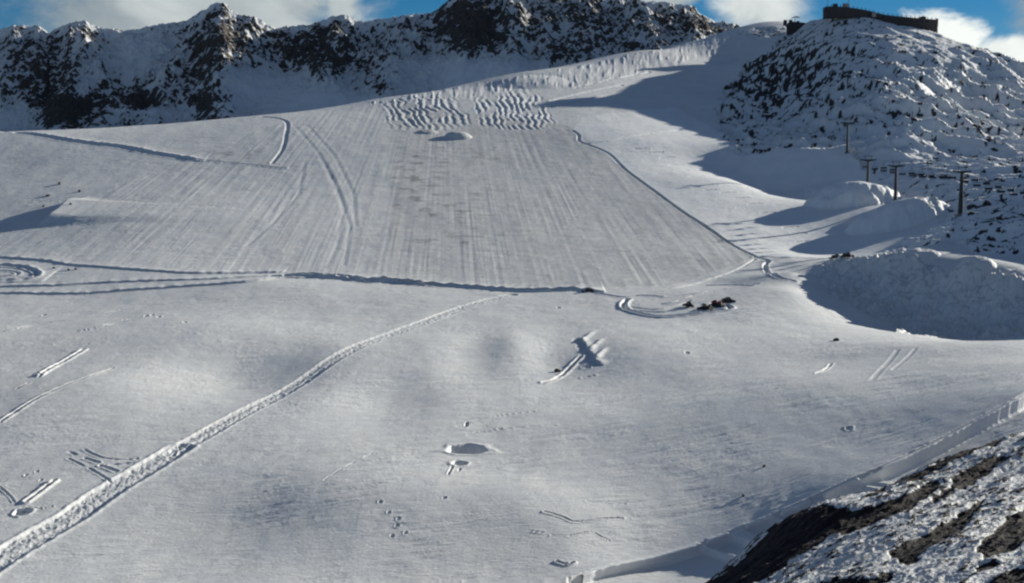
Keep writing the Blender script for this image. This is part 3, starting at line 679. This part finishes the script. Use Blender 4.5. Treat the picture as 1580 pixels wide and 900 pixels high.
def copy_tree(o, parent=None):
    k = o.copy(); col.objects.link(k); k.parent = parent
    for ch in list(o.children): copy_tree(ch, k)
    return k

M_steel = mat('galvanised_steel', (.055, .06, .062), (.035, .04, .042), .5, .4)
M_dark = mat('dark_metal', (.03, .032, .035), (.018, .02, .022), .5)
M_rub = mat('rubber', (.018, .018, .018), None, .8)
M_red = mat('red_paint', (.22, .045, .045), (.14, .035, .035), .35)
M_char = mat('charcoal_paint', (.035, .037, .04), None, .4)
M_glass = mat('dark_glass', (.012, .016, .02), None, .08)
M_wall = mat('weathered_dark_boards', (.035, .034, .034), (.06, .045, .042), .8, .0, .4)
M_stone = mat('grey_stone', (.10, .10, .10), (.06, .055, .055), .9, 0, .5)
M_pale = mat('pale_render', (.42, .38, .34), (.32, .29, .26), .8, 0, .6)
M_sroof = mat('snow_on_roof', (.8, .82, .84), (.72, .74, .78), .7)
M_conc = mat('concrete', (.28, .28, .27), (.2, .2, .2), .9)
M_fab = mat('seat_cover', (.03, .035, .045), None, .6)

# --- chairlift
AXF = lambda Y: 363.0 - .216 * (Y - 1138)
#                                      # ropeway runs straight away from the camera at this x
G_ROPE = 6.2
towers = []                                       # (Y, z of arms)
def tower(py_arm, Y, zbase, label, s=1.0, x=None):
    z_arm = PY(790, py_arm, Y)[2] + CAMZ
    h = z_arm - zbase
    root = empty('lift_tower', (AXF(Y) if x is None else x, Y, zbase), 0, label, 'lift tower', 'towers of the chairlift')
    MB().box(0, 0, .2, 4.2 * s, 4.2 * s, 1.6, bev=.1).build('footing', M_conc, root)
    col_ = MB().tube((0, 0, .8), (0, 0, h * .45), 1.15 * s, .95 * s, 18).tube((0, 0, h * .45), (0, 0, h), .95 * s, .62 * s, 18)
    for zz in (h * .45, h * .8): col_.tube((0, 0, zz - .12), (0, 0, zz + .12), 1.08 * s if zz < h / 2 else .88 * s, None, 18)
    col_.build('column', M_steel, root, False)
    lad = MB()
    for sx in (-.25, .25): lad.box(sx, -1.25 * s, h / 2, .06, .06, h - 2)
    for i in range(int(h / .6)): lad.box(0, -1.25 * s, 1.4 + i * .6, .5, .05, .05)
    lad.build('ladder', M_steel, root)
    L = G_ROPE
    MB().prism([(-L - 1.1, .8), (-L - 1.1, -.1), (-1.0, -1.5), (1.0, -1.5), (L + 1.1, -.1), (L + 1.1, .8), (1.0, .5), (-1.0, .5)], 1.2, 'xz').build('cross_arm', M_steel, root).location = (0, 0, h)
    for sx in (-1, 1):
        g = MB().box(sx * L, 0, h - .2, .22, 5.2, .42, bev=.04).build('sheave_assembly', M_dark, root)
        w = MB()
        for k in range(6): w.tube((sx * L - .14, -2.3 + k * .92, h + .12), (sx * L + .14, -2.3 + k * .92, h + .12), .36, None, 14)
        w.build('sheave', M_rub, g)
        MB().box(sx * (L + .75), 0, h + .1, .6, 6.0, .06).box(sx * (L + 1.05), 0, h + 1.1, .05, 6.0, .05).box(sx * (L + 1.05), -2.9, h + .6, .05, .05, 1).box(sx * (L + 1.05), 2.9, h + .6, .05, .05, 1).build('walkway', M_steel, root)
    ga = MB()
    for sx in (-1, 1): ga.tube((sx * 3.0, 0, h + .3), (sx * 2.6, 0, h + 3.4), .28)
    ga.box(0, 0, h + 3.5, 9.6, .5, .5)
    for sx in (-1, 1): ga.tube((sx * 2.6, 0, h + 2.6), (sx * 3.6, 0, h + 3.4), .09)
    ga.build('lifting_frame', M_steel, root)
    towers.append((Y, z_arm + .45))
    return root
def zt(x, y): return float(ground(x, y)[0]) + CAMZ
Y3, Y2, Y1, Y0 = 1138.0, 1247.0, 1300.0, 1470.0
tower(265, Y3, zt(AXF(Y3), Y3) - 1.0, 'tallest grey lift tower, front one of the row, standing right of the snow mounds', 1.9)
tower(256, Y2, zt(AXF(Y2), Y2) - 1.0, 'slim lift tower rising from behind the rear edge of the front snow mound', 1.5)
tower(247, Y1, zt(AXF(Y1), Y1) - 1.0, 'dark lift tower standing behind the crest of the larger rear snow mound', 1.5)
X0 = PY(1308, 200, 1470)[0]
tower(190, 1470, zt(X0, 1470) - 1.0, 'farthest lift tower, faint on the snowy crest at the end of the shaded bank', 1.2, X0)
towers.pop()
towers_all = [(800.0, towers[0][1] + 1.5)] + towers + [(1950.0, PY(790, 42, 1950)[2] + CAMZ)]
towers_all.sort()
def rope_z(Y):
    for (a, za), (b, zb) in zip(towers_all[:-1], towers_all[1:]):
        if a <= Y <= b:
            t = (Y - a) / (b - a); return za + (zb - za) * t - 4 * t * (1 - t) * (b - a) ** 2 / 9000.0
    return towers_all[0][1]
for sx, lb in ((-1, 'left strand of steel haul rope running over the lift towers'), (1, 'right strand of steel haul rope running over the lift towers')):
    m = MB(); ys = np.arange(800, 1316, 12.0)
    for a, b in zip(ys[:-1], ys[1:]): m.tube((AXF(a) + sx * G_ROPE, a, rope_z(a)), (AXF(b) + sx * G_ROPE, b, rope_z(b)), .05, None, 6)
    tag(m.build('haul_rope', M_dark), lb, 'cable', 'ropes of the chairlift')
def make_chair():
    root = empty('lift_chair', (0, 0, 0)); root.scale = (1.45,) * 3
    MB().tube((0, 0, .1), (0, 0, -2.2), .07).box(0, 0, .05, .3, .7, .25).build('hanger', M_steel, root)
    fr = MB().tube((-1.9, 0, -2.3), (1.9, 0, -2.3), .08)
    for sx in (-1.9, 1.9): fr.tube((sx, 0, -2.3), (sx, .35, -3.6), .06).tube((sx, .35, -3.6), (sx, -.4, -4.5), .06)
    fr.build('frame', M_dark, root)
    MB().box(0, -.05, -4.35, 3.9, .7, .22, bev=.06).build('seat', M_fab, root)
    MB().box(0, .38, -3.85, 3.9, .18, 1.0, (R(-12), 0, 0), bev=.06).build('backrest', M_fab, root)
    MB().box(0, -.55, -4.9, 3.4, .12, .08).tube((-1.5, -.4, -4.3), (-1.5, -.55, -4.9), .04).tube((1.5, -.4, -4.3), (1.5, -.55, -4.9), .04).build('footrest', M_steel, root)
    return root
proto = make_chair(); first = True
def span(Y):
    if Y < Y3: return 'empty chair of the row hanging right of the tallest lift tower'
    if Y < Y2: return 'empty chair in the row between the tallest lift tower and the slim tower'
    if Y < Y1: return 'empty chair in the row between the slim tower and the rear mound tower'
    return 'empty chair of the row hanging beyond the tower on the rear mound'
for sx, off in ((-1, 0.0), (1, 8.5)):
    y = 985.0 + off
    while y < 1296:
        if min(abs(y - t[0]) for t in towers) > 3.5:
            o = proto if first else copy_tree(proto); first = False
            o.location = (AXF(y) + sx * G_ROPE, y, rope_z(y)); o.rotation_euler = (0, 0, 0 if sx > 0 else math.pi)
            tag(o, span(y), 'chairlift chair', 'chairs hanging on the lift rope')
        y += 17.0

# --- terrace buildings on the top of the hill
def terrace(name, label, cat, top, bot, Y, dY, thick, posts, group=None):
    """a long curved facade following the crest; top and bot are photo outlines sampled at the same x"""
    xs = [p[0] for p in top]
    w = [PY(x, y, Y + dY(x)) for x, y in top]; wb = [PY(x, y, Y + dY(x)) for x, y in bot]
    cx0, cy0 = sum(p[0] for p in w) / len(w), Y; z0 = min(p[2] for p in wb) + CAMZ - 6
    root = empty(name, (cx0, cy0, z0), 0, label, cat, group)
    L = lambda p: (p[0] - cx0, p[1] - cy0, p[2] + CAMZ - z0)
    m = MB(); n = len(w); bm = m.bm
    F_ = [bm.verts.new(L(p)) for p in w]; Bf = [bm.verts.new((L(p)[0], L(p)[1], L(p)[2] - 5)) for p in wb]
    Fr = [bm.verts.new((v.co.x * .97, v.co.y + thick, v.co.z)) for v in F_]; Br = [bm.verts.new((v.co.x * .97, v.co.y + thick, v.co.z)) for v in Bf]
    for i in range(n - 1):
        bm.faces.new((F_[i], F_[i + 1], Bf[i + 1], Bf[i])); bm.faces.new((Fr[i], Fr[i + 1], F_[i + 1], F_[i])); bm.faces.new((Fr[i], Fr[i + 1], Br[i + 1], Br[i])); bm.faces.new((Bf[i], Bf[i + 1], Br[i + 1], Br[i]))
    for i in (0, n - 1): bm.faces.new((F_[i], Fr[i], Br[i], Bf[i]))
    ws = [L(p) for p in w]
    m.build('wall', M_wall, root)
    # capping and railing
    cap = MB(); rail = MB()
    for a, b in zip(ws[:-1], ws[1:]):
        mx = [(a[i] + b[i]) / 2 for i in range(3)]; l = math.hypot(b[0] - a[0], b[1] - a[1]); rz = math.atan2(b[1] - a[1], b[0] - a[0]); ry = -math.atan2(b[2] - a[2], l)
        cap.box(mx[0], mx[1] + .2, mx[2] + .18, l + .1, 1.1, .32, (0, ry, rz)); rail.box(mx[0], mx[1], mx[2] + 1.9, l, .12, .14, (0, ry, rz))
    cap.build('coping', M_char, root); rail.build('handrail', M_dark, root)
    x0, x1 = ws[0][0], ws[-1][0]
    for k in range(posts):
        x = x0 + (x1 - x0) * (k + .5) / posts; zz = np.interp(x, [p[0] for p in ws], [p[2] for p in ws]); yy = np.interp(x, [p[0] for p in ws], [p[1] for p in ws])
        MB().box(x, yy, zz + 1.6, .6, .6, 3.2).build('railing_post', M_dark, root)
    return root, ws
t2, ws2 = terrace('mountain_restaurant', 'long dark mountain restaurant with railed roof terrace, on the right shoulder of the hilltop', 'building',
    [(1352, 20), (1364, 23), (1380, 25), (1400, 27), (1424, 29), (1447, 31)], [(1352, 32), (1364, 42), (1380, 48), (1400, 50), (1424, 54), (1447, 57)], 1975, lambda x: -8 * math.sin((x - 1352) / 95 * 3.1), 24, 14)
for k in range(9):
    a = 5 + k * 7.6; x = ws2[0][0] + a + 4; yy = np.interp(x, [p[0] for p in ws2], [p[1] for p in ws2]); zz = np.interp(x, [p[0] for p in ws2], [p[2] for p in ws2])
    fr = MB().box(x, yy - .1, zz - 4.0, 3.6, .5, 2.2).build('window', M_char, t2); MB().box(x, yy - .4, zz - 4.0, 3.2, .12, 1.8).build('pane', M_glass, fr)
xr = ws2[-2][0]; MB().prism([(-5.5, -.5), (5.2, -.5), (5.2, 2.2), (1.5, 3.4), (-5.5, .6)], 8, 'xz').build('roof_hut', M_char, t2).location = (xr, ws2[-2][1] + 7, ws2[-2][2] + .6)
MB().box(0, 0, 0, 1.2, 6, 11).build('end_parapet', M_wall, t2).location = (ws2[-1][0], ws2[-1][1] + 2.6, ws2[-1][2] - 3.6)
t1, ws1 = terrace('summit_terrace', 'curved dark stone terrace with hut and railing, highest building of the hilltop', 'building',
    [(1273, 11), (1285, 10), (1300, 11), (1318, 13), (1335, 16), (1351, 19.5)], [(1273, 23), (1285, 22), (1300, 21), (1318, 21), (1335, 22), (1351, 27)], 1982, lambda x: -6 * math.sin((x - 1273) / 80 * 3.1), 18, 12)
MB().box(ws1[1][0] + 4.5, ws1[1][1] + 5, ws1[1][2] + 2, 6, 5, 4, bev=.15).prism([(-3.8, 0), (3.8, 0), (0, 1.8)], 6, 'xz').build('hut', M_char, t1)
h = MB().box(ws1[2][0] + 6.0, ws1[2][1] + 6, ws1[2][2] + 2.4, 8, 6, 4.8, bev=.1).build('stair_house', M_pale, t1)
MB().box(ws1[2][0] + 6.0, ws1[2][1] + 6, ws1[2][2] + 5.0, 8.8, 6.8, .4).build('stair_roof', M_char, t1)
MB().prism([(-5, 0), (5, -2.6), (5, -7), (-5, -6)], 8, 'xz').build('stair', M_pale, t1).location = (ws1[-1][0] - 1, ws1[-1][1] - 2, ws1[-1][2] - .4)
for (px, lb) in ((1277, 'thin mast at the left end of the summit terrace'), (1309, 'thin mast beside the pale stair house on the summit terrace')):
    x, y, z = PY(px, 12, 1990); r = empty('mast', (x, y, z + CAMZ - 1), 0, lb, 'mast', 'masts on the summit terrace')
    MB().tube((0, 0, 0), (0, 0, 15), .22, .14).build('pole', M_steel, r); MB().box(0, 0, 9.5, 1.6, .2, .2).box(.6, 0, 10.2, .3, .3, 1.4).box(-.6, 0, 8.9, .25, .25, 1.2).build('antenna', M_dark, r)
# --- lift station on the saddle
YS = 2190
x, y, z = PY(1228, 47, YS); st = empty('lift_station', (x, y, z + CAMZ - 3), 0, 'dark lift top station with small booth, on the saddle left of the hilltop terrace', 'lift station')
MB().prism([(-13, -4), (13, -4), (17, 12), (9, 13.4), (-8, 15), (-11, 15), (-14, 9)], 12, 'xz').build('hall', M_wall, st)
MB().prism([(-12, 15), (-9, 16.2), (9.4, 14.4), (17.6, 12.8), (17.6, 12.1), (9, 13.6), (-8, 15.2)], 13, 'xz').build('roof', M_char, st)
b_ = MB().box(-17, -1, 14.5, 5, 5, 8, (0, R(6), 0), bev=.2).build('booth', M_char, st); MB().box(-17, -3.7, 16, 3.6, .2, 2.4, (0, R(6), 0)).build('booth_window', M_glass, b_)
MB().tube((-13, 0, 6), (-16.5, 0, 11), .5).tube((-12, 0, 2), (-15, 0, 11), .4).build('support', M_steel, st)
MB().tube((-2, -1, 14), (-2, -1, 23), .45).build('mast', M_steel, st)
MB().prism([(-8, 21.2), (-6, 22.6), (-3, 23.6), (0, 24.2), (3, 23.4), (5, 22.2), (4, 21.8), (0, 22.6), (-3, 22.4), (-6, 21.2)], 5, 'xz').build('wheel_cover', M_char, st)
MB().box(-9, -2, 17.3, 5, 4, 3, bev=.2).box(2.5, -2, 16, 4, 3, 2, bev=.1).build('machinery', M_dark, st)
# --- single pole on the hillside
p = gp(1408, 171); r = empty('marker_pole', p, 0, 'short dark pole standing alone halfway down the sunlit hill', 'pole'); MB().tube((0, 0, -1), (0, 0, 9), .35, .28).build('post', M_dark, r); MB().box(0, 0, 8.2, 1.4, .3, 1.2).build('sign_plate', M_dark, r)

# --- snow groomers
def groomer(loc, rz, label, paint, sc_=1.0):
    root = empty('snow_groomer', loc, rz, label, 'snow groomer', 'snow groomers parked on the glacier'); root.scale = (sc_,) * 3
    for sx in (-1, 1):
        pr = [(-2.6, .25), (-2.9, .7), (-2.6, 1.15), (2.3, 1.15), (2.8, .8), (2.3, .15), (-2.2, 0)]
        t = MB().prism(pr, 1.25, 'yz', sx * 1.45).build('track', M_rub, root)
        w = MB()
        for k in range(6): w.tube((sx * 2.09, -2.0 + k * .8, .55), (sx * 2.13, -2.0 + k * .8, .55), .36, None, 14)
        w.build('wheel', M_steel, t)
        g = MB()
        for k in range(18): g.box(sx * 1.45, -2.5 + k * .29, 1.19, 1.3, .07, .09)
        g.build('grouser', M_steel, t)
    MB().box(0, 0, 1.15, 2.2, 5.0, .7, bev=.08).build('chassis', M_char, root)
    cb = MB().prism([(-.2, 1.45), (2.15, 1.45), (2.45, 1.9), (1.75, 2.95), (-.1, 3.0), (-.3, 2.2)], 2.2, 'yz').build('cab', paint, root)
    MB().prism([(2.3, 1.95), (2.52, 1.95), (1.86, 2.86), (1.66, 2.86)], 1.9, 'yz').build('windscreen', M_glass, cb)
    for sx in (-1, 1): MB().prism([(.1, 1.95), (2.0, 1.95), (1.6, 2.75), (.05, 2.8)], .05, 'yz', sx * 1.12).build('side_window', M_glass, cb)
    MB().box(0, 1.3, 3.08, 1.7, .25, .16, bev=.04).build('light_bar', M_dark, cb)
    MB().box(0, -1.35, 1.95, 2.2, 2.0, .9, bev=.12).build('engine_cover', paint, root)
    MB().tube((.8, -1.0, 2.3), (.8, -1.0, 3.0), .1).build('exhaust', M_steel, root)
    bl = MB().prism([(3.75, -.05), (3.6, .5), (3.65, 1.0), (3.95, 1.45), (3.82, 1.5), (3.5, 1.05), (3.42, .5), (3.6, -.1)], 4.4, 'yz').build('blade', M_char, root)
    for sx in (-1, 1): MB().box(sx * 2.55, 3.95, .65, .12, 1.1, 1.3, (0, 0, sx * R(-25))).build('blade_wing', M_char, bl)
    MB().tube((-.8, 2.3, .9), (-.8, 3.6, .6), .13).tube((.8, 2.3, .9), (.8, 3.6, .6), .13).build('lift_arm', M_steel, root)
    MB().box(0, -3.6, .45, 4.6, .9, .6, bev=.15).box(0, -4.15, .12, 4.6, .6, .08).build('tiller', M_char, root)
    MB().tube((-.5, -2.5, 1.0), (-.5, -3.5, .6), .12).tube((.5, -2.5, 1.0), (.5, -3.5, .6), .12).build('tiller_arm', M_steel, root)
    return root
def place(px, py, dz=0.0):
    p = gp(px, py); p.z += dz; return p
groomer(place(909, 452), R(88), 'charcoal snow groomer standing alone in the rut below the middle of the groomed slope', M_char, 1.05)
groomer(place(1063, 474), R(12), 'small dark snow groomer seen from behind, left one of the cluster in the churned snow', M_char, .95)
groomer(place(1091, 478), R(50), 'dark snow groomer in the middle of the cluster, touching the red one', M_char, 1.15)
groomer(place(1106, 473), R(70), 'red snow groomer parked beside a dark one in the churned snow', M_red, 1.25)
groomer(place(1121, 467), R(-78), 'dark snow groomer at the right end of the cluster, parked at an angle', M_char, 1.1)
groomer(place(1289, 401, .6), R(-87), 'dark snow groomer on the terrace road, left one of the pair above the snow depot', M_char, 1.15)
groomer(place(1306, 400, .6), R(-93), 'dark snow groomer on the terrace road, right one of the pair above the snow depot', M_char, 1.1)

# --- single stones lying on the snow
def boulder(px, py, r, label, seed):
    bm = bmesh.new(); bmesh.ops.create_icosphere(bm, subdivisions=3, radius=1.0); rr = random.Random(seed); k = [rr.uniform(.6, 1.3) for _ in range(3)]
    pts = [Vector((rr.gauss(0, 1), rr.gauss(0, 1), rr.gauss(0, 1))).normalized() for _ in range(9)]
    for v in bm.verts:
        d = v.co.normalized(); s = 1.0
        for q in pts:
            t = d.dot(q)
            if t > .72: s = min(s, .74 / t)
        v.co = Vector((d.x * k[0], d.y * k[1], d.z * .8 * k[2])) * s * r
    me = bpy.data.meshes.new('boulder'); bm.to_mesh(me); bm.free(); me.materials.append(M_stonedark)
    o = bpy.data.objects.new('boulder', me); col.objects.link(o); o.location = gp(px, py) + Vector((0, 0, r * .35)); tag(o, label, 'rock', 'single rocks lying on the snow')
M_stonedark = mat('dark_stone', (.05, .045, .045), (.025, .024, .026), .9, 0, 1.2)
for i, (px, py, r, lb) in enumerate([(860, 573, 1.5, 'black rock at the lower end of the short trail below the dug snow heaps'),
    (92, 285, 2.0, 'dark rock in the smooth snow bowl at the left, uppermost of three'), (74, 303, 1.9, 'dark rock in the smooth snow bowl at the left, middle one of three'),
    (67, 319, 1.4, 'small rock in the snow bowl at the left, lowest of three, above the shaded hollow'), (109, 316, 1.6, 'dark rock on the lip of the snow step beside the shaded hollow'),
    (123, 296, 1.5, 'rock at the left end of the thin line above the snow step'), (1290, 526, 1.5, 'small dark rock at the tip of the shadow left of the snow depot'),
    (1179, 721, .7, 'small dark stone alone on open snow right of the lower middle'), (1147, 765, .7, 'small dark stone on the snow above the shaded bank'),
    (1420, 168, 4.0, 'large reddish dark rock beside the short pole on the sunlit hill'), (83, 414, 1.0, 'stone beside the track at the far left, left one of three'),
    (106, 417, 1.0, 'stone beside the track at the far left, middle one of three'), (117, 416, 1.1, 'stone beside the track at the far left, right one of three')]):
    boulder(px, py, r, lb, i)
